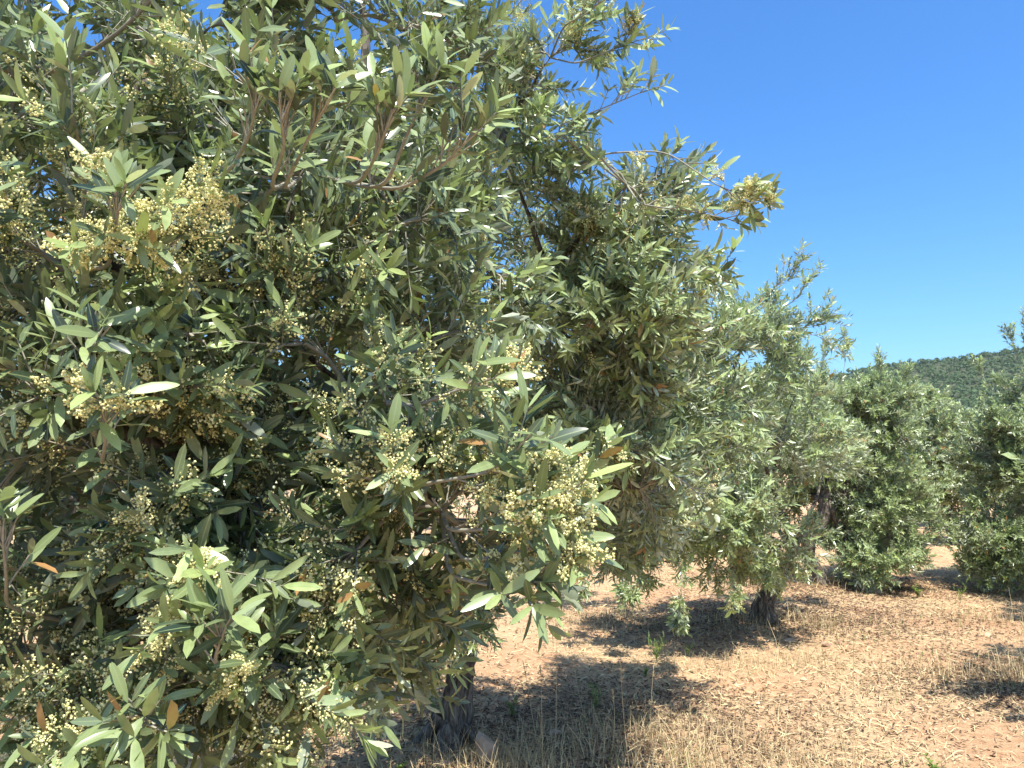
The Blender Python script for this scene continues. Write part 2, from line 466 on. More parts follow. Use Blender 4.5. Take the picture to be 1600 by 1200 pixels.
def olive_tree(seed, base, trunk, blobs, label, sprays=(), lod=1, leaf_len=0.056, twig_n=9, twig_len=0.24,
               n_hero=0, n_flower_obj=0, flower=0.0, group='olive trees of the grove', category='olive tree',
               trunk_r=0.09, internode=0.019, name='olive_tree', mat=None, min_cam=0.0, leaf_scale=1.0, droop=0.12,
               limb_r=0.03, tone_bias=0.0, flower_cap=5600, flare=1.5, roots=True):
    """trunk: list of world points from the ground up; blobs: (centre, radii, anchors, upbias)"""
    r = np.random.default_rng(seed)
    mat = mat or M_LEAF
    base = np.array([base[0], base[1], float(gz(base[0], base[1]))])
    root = empty(name, base, label=label, category=category, group=group)
    inv = -base
    trunk = [np.array(p, float) for p in trunk]
    # trunk resampled
    tp = [np.array([base[0], base[1], base[2] - 0.08])] + trunk
    P = []
    for k in range(len(tp) - 1):
        m = 9
        for j in range(m):
            P.append(tp[k] + (tp[k + 1] - tp[k]) * j / m)
    P.append(tp[-1]); P = np.array(P)
    for _ in range(3):
        P[1:-1] = (P[:-2] + P[1:-1] * 2 + P[2:]) / 4
    P[1:-1, :2] += r.normal(0, trunk_r * 0.04, (len(P) - 2, 2))
    hgt = np.linspace(0, 1, len(P))
    rad = trunk_r * (1.0 - 0.28 * hgt) + trunk_r * (flare - 1) * np.exp(-((P[:, 2] - base[2]) / 0.11).clip(0) ** 1.2)
    sides = 28 if lod <= 1 else 12
    v, q = tube(P, rad, sides, seed, 0.6)
    # closing knob at the fork
    link('trunk', mesh_np('trunk', np.concatenate([v, [P[-1] + np.array([0, 0, trunk_r * 0.5])]]) + inv, quads=q,
                          tris=[(len(v) - sides + j, len(v) - sides + (j + 1) % sides, len(v)) for j in range(sides)],
                          mat=M_BARK, smooth=True), root)
    if roots and lod <= 1:
        nr = 4
        for k in range(nr):
            a = 2 * math.pi * (k + r.uniform(-.3, .3)) / nr
            ln = r.uniform(0.12, 0.34) * trunk_r / 0.09
            p0 = base + np.array([math.cos(a) * trunk_r * .55, math.sin(a) * trunk_r * .55, 0.13])
            p1 = base + np.array([math.cos(a) * (trunk_r + ln), math.sin(a) * (trunk_r + ln), -0.06])
            pp = bez(p0, p1, (p0 + p1) / 2 + np.array([0, 0, -0.045]) - (p1 - p0) * np.array([.22, .22, 0]), 8)
            vv, qq = tube(pp, np.linspace(trunk_r * .55, trunk_r * .16, 8), 10, seed + k, 0.4)
            link('root', mesh_np('root', vv + inv, quads=qq, mat=M_BARK, smooth=True), root)
    fork = P[-1]
    # limbs
    nodes = []; nrad = []
    J = Joiner()
    TW_P = []; TW_D = []; TW_U = []; TW_R = []; TW_L = []; TW_Y = []; TW_F = []
    limb_nodes_all = [fork]
    for bi, b in enumerate(blobs):
        c = np.array(b[0], float); R3 = np.array(b[1], float); na = b[2]; up = b[3]
        opt = b[4] if len(b) > 4 else {}
        L0 = np.linalg.norm(c - fork)
        # start from the closest skeleton node that is not further out
        cand = np.array(limb_nodes_all)
        dd = np.linalg.norm(cand - c, axis=1) + 0.55 * np.linalg.norm(cand - fork, axis=1)
        s0 = cand[np.argmin(dd)]
        thick = limb_r * (1.0 if np.allclose(s0, fork) else 0.55)
        mid = (s0 + c) / 2 + np.array([0, 0, 0.09 * np.linalg.norm(c - s0) * (1 if up >= 0 else 0.6)]) + r.normal(0, 0.04, 3) * np.linalg.norm(c - s0)
        n = max(8, int(np.linalg.norm(c - s0) / 0.06))
        lp = bez(s0, c, mid, n)
        lp[1:-1] += np.cumsum(r.normal(0, 0.006, (n - 2, 3)), axis=0) * np.sin(np.linspace(0, math.pi, n - 2))[:, None]
        lr = thick * (1 - np.linspace(0, 1, n)) ** 1.3 + 0.0028
        vv, qq = tube(lp, lr, 9 if lod <= 1 else 6, seed + bi, 0.2)
        link('limb', mesh_np('limb', vv + inv, quads=qq, mat=M_BARK, smooth=True), root)
        limb_nodes_all += list(lp[3:])
        # anchors in the blob
        dirs = norm(r.normal(size=(na, 3)))
        rr = r.uniform(0, 1, na) ** 0.42
        anc = c + dirs * rr[:, None] * R3
        anc = anc[anc[:, 2] > 0.12]
        own = [lp[k] for k in range(int(n * 0.45), n)]
        order = np.argsort(np.linalg.norm(anc - c, axis=1))
        for k in order:
            a = anc[k]
            O = np.array(own)
            w = np.linalg.norm(O - a, axis=1) + 0.25 * np.linalg.norm(O - c, axis=1)
            s = O[np.argmin(w)]
            d = np.linalg.norm(a - s)
            if d < 0.03: continue
            m = max(5, int(d / 0.045))
            cp = (s + a) / 2 + np.array([0, 0, 0.2 * d]) + r.normal(0, 0.12, 3) * d
            bp = bez(s, a, cp, m)
            vv, qq = tube(bp, np.linspace(0.0065, 0.0028, m), 5 if lod <= 1 else 3, 0)
            J.add(vv, qq, r.uniform(0.1, 0.7))
            own += [bp[j] for j in range(m // 3, m)]
            nt = opt.get('twigs', twig_n)
            tt = r.uniform(0.25, 1.0, nt); tt[0] = 1.0
            idx = (tt * (m - 1)).astype(int)
            tang = norm(np.gradient(bp, axis=0))[idx]
            outw = norm(bp[idx] - c + 1e-6)
            rd = norm(r.normal(size=(nt, 3)))
            dirn = norm(tang * 0.55 + rd * 0.75 + outw * 0.45 + np.array([0, 0, up]))
            TW_P.append(bp[idx]); TW_D.append(dirn)
            TW_L.append(r.uniform(0.55, 1.25, nt) * opt.get('tl', twig_len)); TW_Y.append(r.uniform(0, 1, nt) ** 2 * opt.get('young', 1.0)); TW_F.append(np.full(nt, opt.get('fl', 0.0)))
    # hand placed sprays: polylines that carry twigs along their length
    for sp in sprays:
        pts = np.array(sp[0], float); nt = int(sp[1] * (1.8 if len(sp) > 4 else 1.25)); up = sp[2]
        cand = np.array(limb_nodes_all)
        s0 = cand[np.argmin(np.linalg.norm(cand - pts[0], axis=1))]
        full = [s0] + list(pts)
        q_ = []
        for k in range(len(full) - 1):
            for j in range(8): q_.append(full[k] + (full[k + 1] - full[k]) * j / 8)
        q_.append(full[-1]); q_ = np.array(q_)
        for _ in range(4): q_[1:-1] = (q_[:-2] + 2 * q_[1:-1] + q_[2:]) / 4
        vv, qq = tube(q_, np.linspace(0.0045, 0.0016, len(q_)), 6, 0)
        J.add(vv, qq, 0.5)
        lo = 4
        idx = np.concatenate([r.integers(lo, len(q_), nt - nt // 2), r.integers(len(q_) - 9, len(q_), nt // 2)]); idx[:2] = len(q_) - 1
        tang = norm(np.gradient(q_, axis=0))[idx]
        rd = norm(r.normal(size=(nt, 3)))
        dirn = norm(tang * 1.0 + rd * 0.65 + np.array([0, 0, up]))
        dirn[0] = tang[0]
        TW_P.append(q_[idx]); TW_D.append(dirn)
        TW_L.append(r.uniform(0.5, 1.0, nt) * (sp[3] if len(sp) > 3 else twig_len * 0.8)); TW_Y.append(r.uniform(0.8, 1, nt) if len(sp) > 4 else r.uniform(0.2, 1, nt)); TW_F.append(np.full(nt, -.5 if len(sp) > 4 else 0.0))
    p = np.concatenate(TW_P); d = norm(np.concatenate(TW_D)); Lt = np.concatenate(TW_L); yo = np.concatenate(TW_Y); fb = np.concatenate(TW_F)
    T = len(p)
    u = norm(np.cross(d, norm(r.normal(size=(T, 3)))))
    steps = int(math.ceil(Lt.max() / internode)) + 1
    nst = np.maximum(3, (Lt / internode).astype(int))
    steps += 1
    twt = r.uniform(0, 1, T)
    bend = r.uniform(-0.02, 0.035, T) * droop * 4
    wob = r.normal(0, 1, (T, 3))
    LP = []; LA = []; LN = []; LL = []; LW = []; LTI = []; LY = []; LC = []
    FP = []; FA = []
    path = [p.copy()]
    for k in range(steps):
        act = k < nst
        if not act.any(): break
        seg = internode * r.uniform(0.8, 1.25, T) * (1.15 - 0.55 * np.clip(k / nst, 0, 1))
        d = norm(d + np.array([0, 0, -1.0]) * bend[:, None] + np.array([0, 0, 1.0]) * (0.075 * np.clip(k / nst, 0, 1) * (twt > 0.3))[:, None] + wob * 0.02 + r.normal(0, 0.02, (T, 3)))
        p = np.where(act[:, None], p + d * seg[:, None], p)
        path.append(p.copy())
        if k < 1: continue
        u = norm(u - d * np.sum(u * d, 1, keepdims=True))
        w = np.cross(d, u)
        frac = k / nst
        axis1 = u if k % 2 == 0 else w
        for s in (1, -1):
            keep = act & (r.uniform(0, 1, T) > 0.10)
            i = np.nonzero(keep)[0]
            spread = np.radians(r.normal(52, 11, len(i)) * (1 - 0.45 * frac[i] ** 3))
            a = norm(d[i] * np.cos(spread)[:, None] + s * axis1[i] * np.sin(spread)[:, None]
                     + r.normal(0, 0.10, (len(i), 3)) + np.array([0, 0, 0.02]))
            nn = norm(d[i] - a * np.sum(d[i] * a, 1, keepdims=True)) + np.array([0, 0, 0.45]) + r.normal(0, 0.28, (len(i), 3))
            nn = norm(nn - a * np.sum(nn * a, 1, keepdims=True))
            size = leaf_len * r.normal(1, 0.22, len(i)).clip(0.4, 1.5) * (0.72 + 0.5 * np.sin(np.pi * np.clip(frac[i], 0, 1) ** 0.9 * 0.85))
            LP.append(p[i]); LA.append(a); LN.append(nn); LL.append(size)
            LW.append(size * r.uniform(0.20, 0.285, len(i)) * leaf_scale)
            if tone_bias != 0:
                hi_ = r.uniform(0, 1, len(i)) * .55 + twt[i] * .45 < tone_bias + .36
                LTI.append(np.where(r.uniform(0, 1, len(i)) < .012, 1.0, np.where(hi_, r.uniform(.62, .98, len(i)), r.uniform(0, .35, len(i)))))
            else: LTI.append(np.where(r.uniform(0, 1, len(i)) < .008, 1.0, np.clip((0.55 * twt[i] + r.uniform(0, 0.5, len(i))) ** 1.9 + tone_bias, 0, .98)))
            LY.append(np.clip(np.clip((frac[i] - 0.55) * 2.4, 0, 1) * yo[i] + (r.uniform(0, .22, len(i)) if tone_bias != 0 else 0), 0, 1))
            LC.append(r.normal(0.09, 0.13, len(i)))
        if flower > 0:
            fm = act & (frac > 0.1) & (frac < 0.8) & (twt * 0.6 + 0.2 * r.uniform(0, 1, T) + 1.2 * (vnoise(p[:, 0] * 6 + p[:, 1] * 3, p[:, 2] * 6, seed) - .5) + fb > (0.80 - flower)) & (r.uniform(0, 1, T) < 0.92)
            i = np.nonzero(fm)[0]
            for s in (1, -1):
                FP.append(p[i]); FA.append(norm(d[i] * 0.6 + s * axis1[i] + r.normal(0, 0.3, (len(i), 3)) + np.array([0, 0, 0.1])))
    # twig tubes (3-sided, vectorised)
    path = np.array(path)                                   # steps, T, 3
    st_ = 2 if lod == 0 else (3 if lod == 1 else 5)
    path = path[::st_]; nst = np.maximum(1, np.ceil(nst / st_)).astype(int)
    S_, T_ = path.shape[:2]
    dd = np.gradient(path, axis=0); dd = norm(dd + 1e-7)
    e1 = norm(np.cross(dd, np.array([0.3, 0.2, 0.93]))); e2 = np.cross(dd, e1)
    tr_ = (np.linspace(1, 0.35, S_)[:, None] * (0.0019 if lod == 0 else 0.0024))
    ring = [path + (e1 * math.cos(x) + e2 * math.sin(x)) * tr_[..., None] for x in (0, 2.094, 4.189)]
    ring = np.stack(ring, 2)                                # S,T,3,3
    ii = np.arange(S_ * T_ * 3).reshape(S_, T_, 3)
    a_ = ii[:-1]; b_ = ii[1:]
    valid = (np.arange(S_ - 1)[:, None] < nst[None])
    qs = []
    for x in range(3):
        y = (x + 1) % 3
        qq = np.stack([a_[..., x], a_[..., y], b_[..., y], b_[..., x]], -1)
        qs.append(qq[valid])
    J.add(ring.reshape(-1, 3), np.concatenate(qs), 0.8)
    me = J.mesh('twigs', M_TWIG)
    me.transform(Matrix.Translation(Vector(inv)))
    link('twigs', me, root, kind='stuff')
    P = np.concatenate(LP); A = np.concatenate(LA); Nn = np.concatenate(LN); Ln = np.concatenate(LL); W = np.concatenate(LW)
    ti = np.concatenate(LTI); yg = np.concatenate(LY); cu = np.concatenate(LC)
    camp = np.array([0, 0, CAMZ])
    ok = (P[:, 2] > 0.03)
    if min_cam > 0: ok &= np.linalg.norm(P - camp, axis=1) > min_cam
    P, A, Nn, Ln, W, ti, yg, cu = [x[ok] for x in (P, A, Nn, Ln, W, ti, yg, cu)]
    nleaf = len(P)
    # the leaves that show largest become parts of their own
    if n_hero:
        qx, qy, dp = proj(P + A * (Ln / 2)[:, None])
        inn = (qx > 10) & (qx < 1590) & (qy > 10) & (qy < 1190) & (dp > 0.2)
        x0, y0, _ = proj(P); x1, y1, _ = proj(P + A * Ln[:, None])
        sz = np.hypot(x1 - x0, y1 - y0) * inn
        # prefer those in front: distance weight
        score = np.where(inn, sz / np.maximum(dp, .3), -1)
        hi = np.argsort(-score)[:n_hero]
        for i in hi:
            k = min(range(len(HERO)), key=lambda j: abs(HERO[j][0] - ti[i]) + abs(HERO[j][1] - yg[i]) + ((i * 7 + j) % 5) * 0.03)
            S = norm(np.cross(A[i], Nn[i])); N2 = np.cross(S, A[i])
            wsc = W[i] / 0.235
            Mx = Matrix(((S[0] * wsc, A[i][0] * Ln[i], N2[0] * Ln[i], P[i][0] + inv[0]),
                         (S[1] * wsc, A[i][1] * Ln[i], N2[1] * Ln[i], P[i][1] + inv[1]),
                         (S[2] * wsc, A[i][2] * Ln[i], N2[2] * Ln[i], P[i][2] + inv[2]), (0, 0, 0, 1)))
            o = link('leaf', HERO[k][2], root)
            o.matrix_local = Mx
        rest = np.ones(nleaf, bool); rest[hi] = False
        P, A, Nn, Ln, W, ti, yg, cu = [x[rest] for x in (P, A, Nn, Ln, W, ti, yg, cu)]
    qx, qy, dp = proj(P)
    seen = (qx > -150) & (qx < 1750) & (qy > -150) & (qy < 1350) & (dp > .2)
    if lod == 0:
        sets = [(seen & (dp < 1.55), 0.5), (seen & (dp >= 1.55), 1), (~seen, 3)]
    elif lod == 1:
        sets = [(seen & (dp < 3.5), 1), (seen & (dp >= 3.5), 2), (~seen, 3)]
    else:
        sets = [(seen | ~seen, 3)]
    VV = []; TT = []; CC = []; n0 = 0
    for mk, lv in sets:
        if not mk.any(): continue
        v, t, c = leaves_arrays(P[mk] + inv, A[mk], Nn[mk], Ln[mk], W[mk], ti[mk], yg[mk], lv, cu[mk])
        VV.append(v); TT.append(t + n0); CC.append(c); n0 += len(v)
    link('foliage', mesh_np('foliage', np.concatenate(VV), tris=np.concatenate(TT), mat=mat, smooth=(lod == 0), col=np.concatenate(CC)), root, kind='stuff')
    nf = 0
    if flower > 0 and FP:
        fp = np.concatenate(FP); fa = np.concatenate(FA)
        if min_cam > 0:
            k = np.linalg.norm(fp - camp, axis=1) > min_cam; fp = fp[k]; fa = fa[k]
        nf = len(fp)
        qx, qy, dp = proj(fp)
        inn = (qx > 10) & (qx < 1590) & (qy > 10) & (qy < 1190) & (dp > 0.2)
        order = np.argsort(np.where(inn, dp, 1e6))
        hi = [i for i in order[:n_flower_obj] if inn[i]]
        for i in hi:
            o = link('flower_cluster', PAN_ME[int(r.integers(8))], root)
            s = r.uniform(0.8, 1.3)
            qt = Vector((0, 1, 0)).rotation_difference(Vector(fa[i]))
            o.matrix_local = Matrix.Translation(Vector(fp[i] + inv)) @ qt.to_matrix().to_4x4() @ Matrix.Scale(s, 4)
        rest = np.ones(nf, bool); rest[hi] = False
        fp = fp[rest]; fa = fa[rest]
        qx, qy, dp = proj(fp)
        vis = (qx > -60) & (qx < 1660) & (qy > -60) & (qy < 1260) & (dp > .2)
        keepf = np.argsort(np.where(vis, dp, dp + 50) + r.uniform(0, .6 if lod == 0 else 1.0, len(fp)))[:flower_cap]
        fp = fp[keepf]; fa = fa[keepf]
        rank = np.arange(len(fp))
        VV = []; TT = []; CC = []; n0 = 0
        lib = (PAN_MID + PAN_LO) if lod == 0 else PAN_LO
        pick = r.integers(0, len(lib), len(fp))
        if lod == 0: pick = np.where(rank < 2000, r.integers(0, 8, len(fp)), r.integers(8, 14, len(fp)))
        for kk in range(len(lib)):
            i = np.nonzero(pick == kk)[0]
            if not len(i): continue
            v, t, c = lib[kk]
            a = fa[i]; s1 = norm(np.cross(a, norm(r.normal(size=a.shape)))); s2 = np.cross(s1, a)
            sc = r.uniform(0.8, 1.3, len(i))[:, None, None]
            V = fp[i][:, None] + inv + sc * (v[None, :, 0:1] * s1[:, None] + v[None, :, 1:2] * a[:, None] + v[None, :, 2:3] * s2[:, None])
            VV.append(V.reshape(-1, 3)); TT.append((t[None] + (np.arange(len(i)) * len(v))[:, None, None] + n0).reshape(-1, 3))
            CC.append(np.tile(c, (len(i), 1))); n0 += len(i) * len(v)
        if VV:
            link('blossom', mesh_np('blossom', np.concatenate(VV), tris=np.concatenate(TT), mat=M_FLOWER, col=np.concatenate(CC)), root, kind='stuff')
    print('TREE', label[:40], 'twigs', T, 'leaves', nleaf, 'flowers', nf)
    return root

def on_ground(px, d):
    """x of a base seen in column px at distance d"""
    return (px - 800) / F * d

# ------------------------------------------------------------------ bases first, the ground rises to them
B_A = (on_ground(150, 2.75), 2.75)
B_B = (on_ground(705, 4.35), 4.35)
B_C = (on_ground(1185, 7.1), 7.1)
B_D = (on_ground(1275, 9.3), 9.3)
B_E = (on_ground(1400, 13.5), 13.5)
B_F = (on_ground(1650, 9.6), 9.6)
B_G = (4.6, 4.4)
TREE_BASES += [(*B_A, 1), (*B_B, 1), (*B_C, 1), (*B_D, 1), (*B_F, 1), (*B_G, 1)]
build_ground()

def P_(px, py, d): return pt(px, py, d)

# ------------------------------------------------------------------ tree A: nearest, fills the left
A_blobs = [
    # (centre, radii, anchors, up)
    (P_(120, 150, 1.7), (.50, .45, .42), 21, .15), (P_(330, 40, 1.8), (.45, .4, .35), 17, .2), (P_(250, 170, 2.2), (.45, .4, .4), 20, .1),
    (P_(420, 420, 2.3), (.4, .4, .4), 18, .1),
    (P_(480, 270, 1.6), (.34, .32, .30), 15, .3), (P_(100, 420, 1.35), (.34, .34, .30), 15, .1, {'fl': .22}),
    (P_(330, 480, 1.6), (.35, .34, .33), 18, 0), (P_(620, 110, 2.1), (.38, .36, .32), 15, .3),
    (P_(680, 380, 2.2), (.42, .4, .38), 24, .1), (P_(570, 620, 1.6), (.34, .32, .28), 19, 0, {'fl': .15}),
    (P_(160, 720, 1.35), (.34, .34, .26), 15, 0), (P_(380, 780, 1.55), (.32, .32, .26), 16, -.1),
    (P_(690, 800, 1.5), (.22, .28, .16), 17, 0, {'fl': .4}), (P_(100, 1030, 1.45), (.42, .34, .24), 18, -.1), (P_(-20, 850, 1.9), (.4, .35, .35), 14, 0),
    (P_(360, 1050, 1.5), (.26, .3, .20), 12, -.2), (P_(490, 1060, 1.75), (.22, .3, .2), 10, -.2), (P_(470, 900, 1.6), (.26, .3, .22), 12, -.1),
    (P_(-150, 300, 1.9), (.6, .5, .5), 14, .1), (P_(-150, 800, 1.8), (.55, .5, .5), 13, 0),
    (P_(200, 300, 2.7), (.8, .6, .7), 36, .2), (P_(100, -300, 2.3), (.9, .7, .5), 22, .3),
    (P_(300, 650, 2.5), (.6, .5, .5), 18, 0), (P_(20, 450, 3.4), (.9, .7, .9), 26, .1),
    (P_(560, 330, 2.6), (.45, .5, .55), 20, .1), (P_(560, -100, 2.3), (.5, .5, .35), 14, .3),
]
A_sprays = [
    ([P_(640, 640, 1.35), P_(700, 615, 1.25), P_(730, 605, 1.2)], 7, .25, .13),
    ([P_(640, 760, 1.3), P_(760, 740, 1.2), P_(800, 718, 1.15)], 8, .2, .13),
    ([P_(700, 830, 1.3), P_(800, 825, 1.2), P_(840, 800, 1.15)], 10, .1, .13),
    ([P_(720, 880, 1.3), P_(820, 860, 1.2), P_(860, 850, 1.15)], 9, .1, .12),
    ([P_(700, 900, 1.35), P_(790, 920, 1.2), P_(820, 915, 1.15)], 9, .15, .12),
    ([P_(420, 300, 1.2), P_(445, 230, 1.08), P_(440, 190, 1.03)], 9, 1.0, .09, 1),
    ([P_(440, 300, 1.2), P_(480, 220, 1.1), P_(500, 180, 1.05)], 8, 1.0, .09, 1),
    ([P_(360, 270, 1.2), P_(390, 210, 1.12), P_(400, 170, 1.07)], 7, 1.0, .09, 1),
    ([P_(560, 290, 1.25), P_(590, 240, 1.12), P_(600, 210, 1.08)], 9, 1.0, .09, 1),
    ([P_(600, 300, 1.25), P_(640, 200, 1.2), P_(660, 160, 1.15)], 8, 1.0, .10, 1),
    ([P_(620, 300, 1.25), P_(690, 260, 1.2), P_(725, 225, 1.15)], 9, .8, .10, 1),
    ([P_(170, 420, 1.2), P_(180, 360, 1.1), P_(185, 330, 1.05)], 6, 1.0, .09, 1),
    ([P_(130, 600, 1.2), P_(135, 560, 1.08), P_(140, 540, 1.03)], 6, .6, .08, 1),
    ([P_(160, 720, 1.2), P_(165, 690, 1.1), P_(165, 660, 1.05)], 6, .8, .08, 1),
    ([P_(350, 1060, 1.25), P_(335, 1030, 1.15), P_(345, 1000, 1.1)], 8, .3, .09, 1),
    ([P_(240, 1090, 1.25), P_(235, 1110, 1.15), P_(225, 1130, 1.1)], 7, .2, .09, 1),
    ([P_(10, 950, 1.25), P_(10, 900, 1.15), P_(5, 850, 1.1)], 7, .8, .09, 1),
]
olive_tree(11, B_A, [(B_A[0], B_A[1], .5), (B_A[0] + .05, B_A[1] - .05, 1.0), (B_A[0] + .12, B_A[1] - .12, 1.5)],
           A_blobs, 'large olive tree in cream blossom filling the left of the grove, nearest to the camera', A_sprays, lod=0,
           leaf_len=0.0445, twig_n=13, twig_len=0.19, tone_bias=-.11, n_hero=300, n_flower_obj=300, flower=0.31, trunk_r=0.13, limb_r=.030,
           min_cam=0.92, internode=0.019)

# ------------------------------------------------------------------ tree B
B_blobs = [
    (P_(860, 430, 3.6), (.55, .6, .45), 34, .1), (P_(780, 230, 3.4), (.45, .5, .35), 20, .2),
    (P_(860, 90, 3.3), (.22, .3, .16), 9, .3), (P_(980, 290, 3.2), (.30, .3, .16), 14, .1),
    (P_(1000, 420, 3.6), (.36, .4, .3), 22, .1), (P_(880, 650, 3.9), (.5, .6, .40), 30, 0),
    (P_(1010, 600, 4.2), (.42, .5, .42), 26, 0), (P_(760, 560, 4.2), (.6, .6, .6), 26, 0),
    (P_(930, 790, 4.3), (.40, .4, .22), 18, -.2), (P_(860, 850, 4.3), (.28, .3, .14), 12, -.1), (P_(700, 965, 3.95), (.20, .16, .11), 9, -.1), (P_(600, 1000, 4.0), (.3, .3, .2), 11, -.1),
    (P_(970, 850, 5.3), (.35, .4, .16), 14, -.1), (P_(650, 300, 4.2), (.7, .6, .6), 26, .1), (P_(1080, 640, 4.7), (.45, .5, .45), 24, .05), (P_(1050, 760, 4.8), (.42, .5, .35), 20, -.05),
    (P_(1000, 765, 3.6), (.24, .3, .16), 11, 0), (P_(950, 700, 3.4), (.24, .28, .18), 10, 0),
    (P_(960, 500, 3.3), (.30, .32, .26), 16, .1), (P_(930, 640, 3.5), (.30, .32, .26), 15, 0),
    (P_(1040, 520, 4.7), (.4, .5, .35), 18, .1), (P_(1060, 560, 4.4), (.4, .45, .3), 16, .1), (P_(1020, 680, 4.4), (.42, .45, .3), 18, 0),
    (P_(560, 800, 4.5), (.8, .6, .4), 18, -.1), (P_(400, 500, 4.8), (.9, .6, .9), 28, .1),
]
B_sprays = [
    ([P_(900, 100, 3.0), P_(950, 80, 2.9), P_(1000, 62, 2.8)], 9, .2, .16),
    ([P_(880, 40, 3.0), P_(920, 20, 2.9), P_(950, -10, 2.8)], 7, .3, .15),
    ([P_(860, 200, 3.0), P_(940, 170, 2.9), P_(1000, 145, 2.8)], 10, .3, .15),
    ([P_(930, 240, 2.9), P_(1040, 235, 2.7), P_(1120, 290, 2.55), P_(1175, 310, 2.5)], 17, .2, .11),
    ([P_(1000, 320, 2.9), P_(1080, 330, 2.7), P_(1150, 345, 2.6)], 11, 0, .11),
    ([P_(1040, 420, 3.2), P_(1090, 430, 3.1), P_(1120, 425, 3.0)], 8, .2, .15),
    ([P_(980, 700, 3.4), P_(1040, 730, 3.0), P_(1095, 775, 2.9)], 10, .1, .13),
    ([P_(700, 900, 4.0), P_(715, 960, 3.9), P_(715, 1000, 3.8)], 22, -.1, .16),
    ([P_(740, 880, 4.0), P_(750, 930, 3.9), P_(745, 970, 3.8)], 18, -.1, .16),
    ([P_(660, 900, 4.0), P_(670, 960, 3.9), P_(665, 1020, 3.8)], 18, -.1, .16),
    ([P_(640, 950, 4.2), P_(620, 1040, 4.0), P_(600, 1100, 3.9)], 10, -.3, .18),
    ([P_(760, 60, 3.2), P_(800, 20, 3.1), P_(830, -20, 3.0)], 7, .3, .16),
]
olive_tree(22, B_B, [P_(715, 1100, 4.35), P_(724, 1010, 4.35), P_(745, 910, 4.35), P_(750, 820, 4.35)],
           B_blobs, 'olive tree with furrowed flared trunk beside a pale stone, second from the camera', B_sprays, lod=1,
           leaf_len=0.055, twig_n=10, twig_len=0.22, n_hero=300, n_flower_obj=120, flower=0.10, flower_cap=2300, tone_bias=.22, trunk_r=0.076, flare=1.6)

# ------------------------------------------------------------------ tree C
C_blobs = [
    (P_(1130, 560, 6.7), (.75, .7, .55), 34, .15), (P_(1190, 500, 6.9), (.5, .5, .35), 18, .3),
    (P_(1210, 690, 6.6), (.75, .7, .50), 36, .1), (P_(1080, 720, 6.5), (.7, .7, .5), 32, .05),
    (P_(1170, 820, 6.4), (.6, .6, .35), 26, -.1), (P_(1020, 820, 6.6), (.55, .5, .32), 26, -.2), (P_(1110, 800, 6.3), (.5, .5, .32), 24, -.1),
    (P_(1250, 600, 7.3), (.35, .5, .5), 18, .3), (P_(1290, 700, 7.6), (.42, .5, .33), 18, .05), (P_(1195, 870, 6.7), (.32, .3, .2), 14, -.1), (P_(1170, 780, 7.4), (.4, .35, .25), 16, 0), (P_(1120, 870, 6.5), (.35, .3, .16), 10, -.2), (P_(960, 600, 7.6), (.7, .6, .7), 24, .1),
]
C_sprays = [
    ([P_(1160, 500, 6.4), P_(1210, 450, 6.2), P_(1245, 415, 6.1)], 16, .3, .22),
    ([P_(1200, 500, 6.5), P_(1240, 470, 6.4), P_(1265, 440, 6.3)], 12, .4, .22),
    ([P_(1230, 540, 6.5), P_(1270, 520, 6.5), P_(1310, 545, 6.4)], 14, .3, .2),
    ([P_(1110, 480, 6.2), P_(1120, 450, 6.1), P_(1105, 425, 6.0)], 12, .5, .2),
    ([P_(1060, 860, 6.0), P_(1065, 920, 5.8), P_(1060, 960, 5.7)], 38, -.1, .15),
    ([P_(1150, 860, 6.2), P_(1148, 900, 6.1), P_(1145, 935, 6.0)], 22, -.1, .13),
    ([P_(970, 860, 6.3), P_(975, 900, 6.2), P_(978, 925, 6.1)], 34, -.1, .18),
    ([P_(1030, 870, 6.5), P_(1020, 890, 6.5), P_(1010, 905, 6.4)], 18, -.1, .18),
    ([P_(920, 860, 6.6), P_(915, 900, 6.5), P_(905, 925, 6.4)], 18, -.1, .16),
    ([P_(1200, 840, 6.5), P_(1205, 870, 6.4), P_(1200, 900, 6.3)], 24, -.1, .15),
]
olive_tree(33, B_C, [P_(1192, 950, 7.1), P_(1205, 925, 7.1), P_(1230, 885, 7.0), P_(1240, 860, 6.95)],
           C_blobs, 'olive tree whose dark bent trunk stands in shade with sprays hanging low on its left', C_sprays, lod=1,
           leaf_len=0.054, twig_n=11, twig_len=0.24, n_hero=300, flower=0.10, flower_cap=1600, trunk_r=0.07, leaf_scale=1.1, tone_bias=.38)

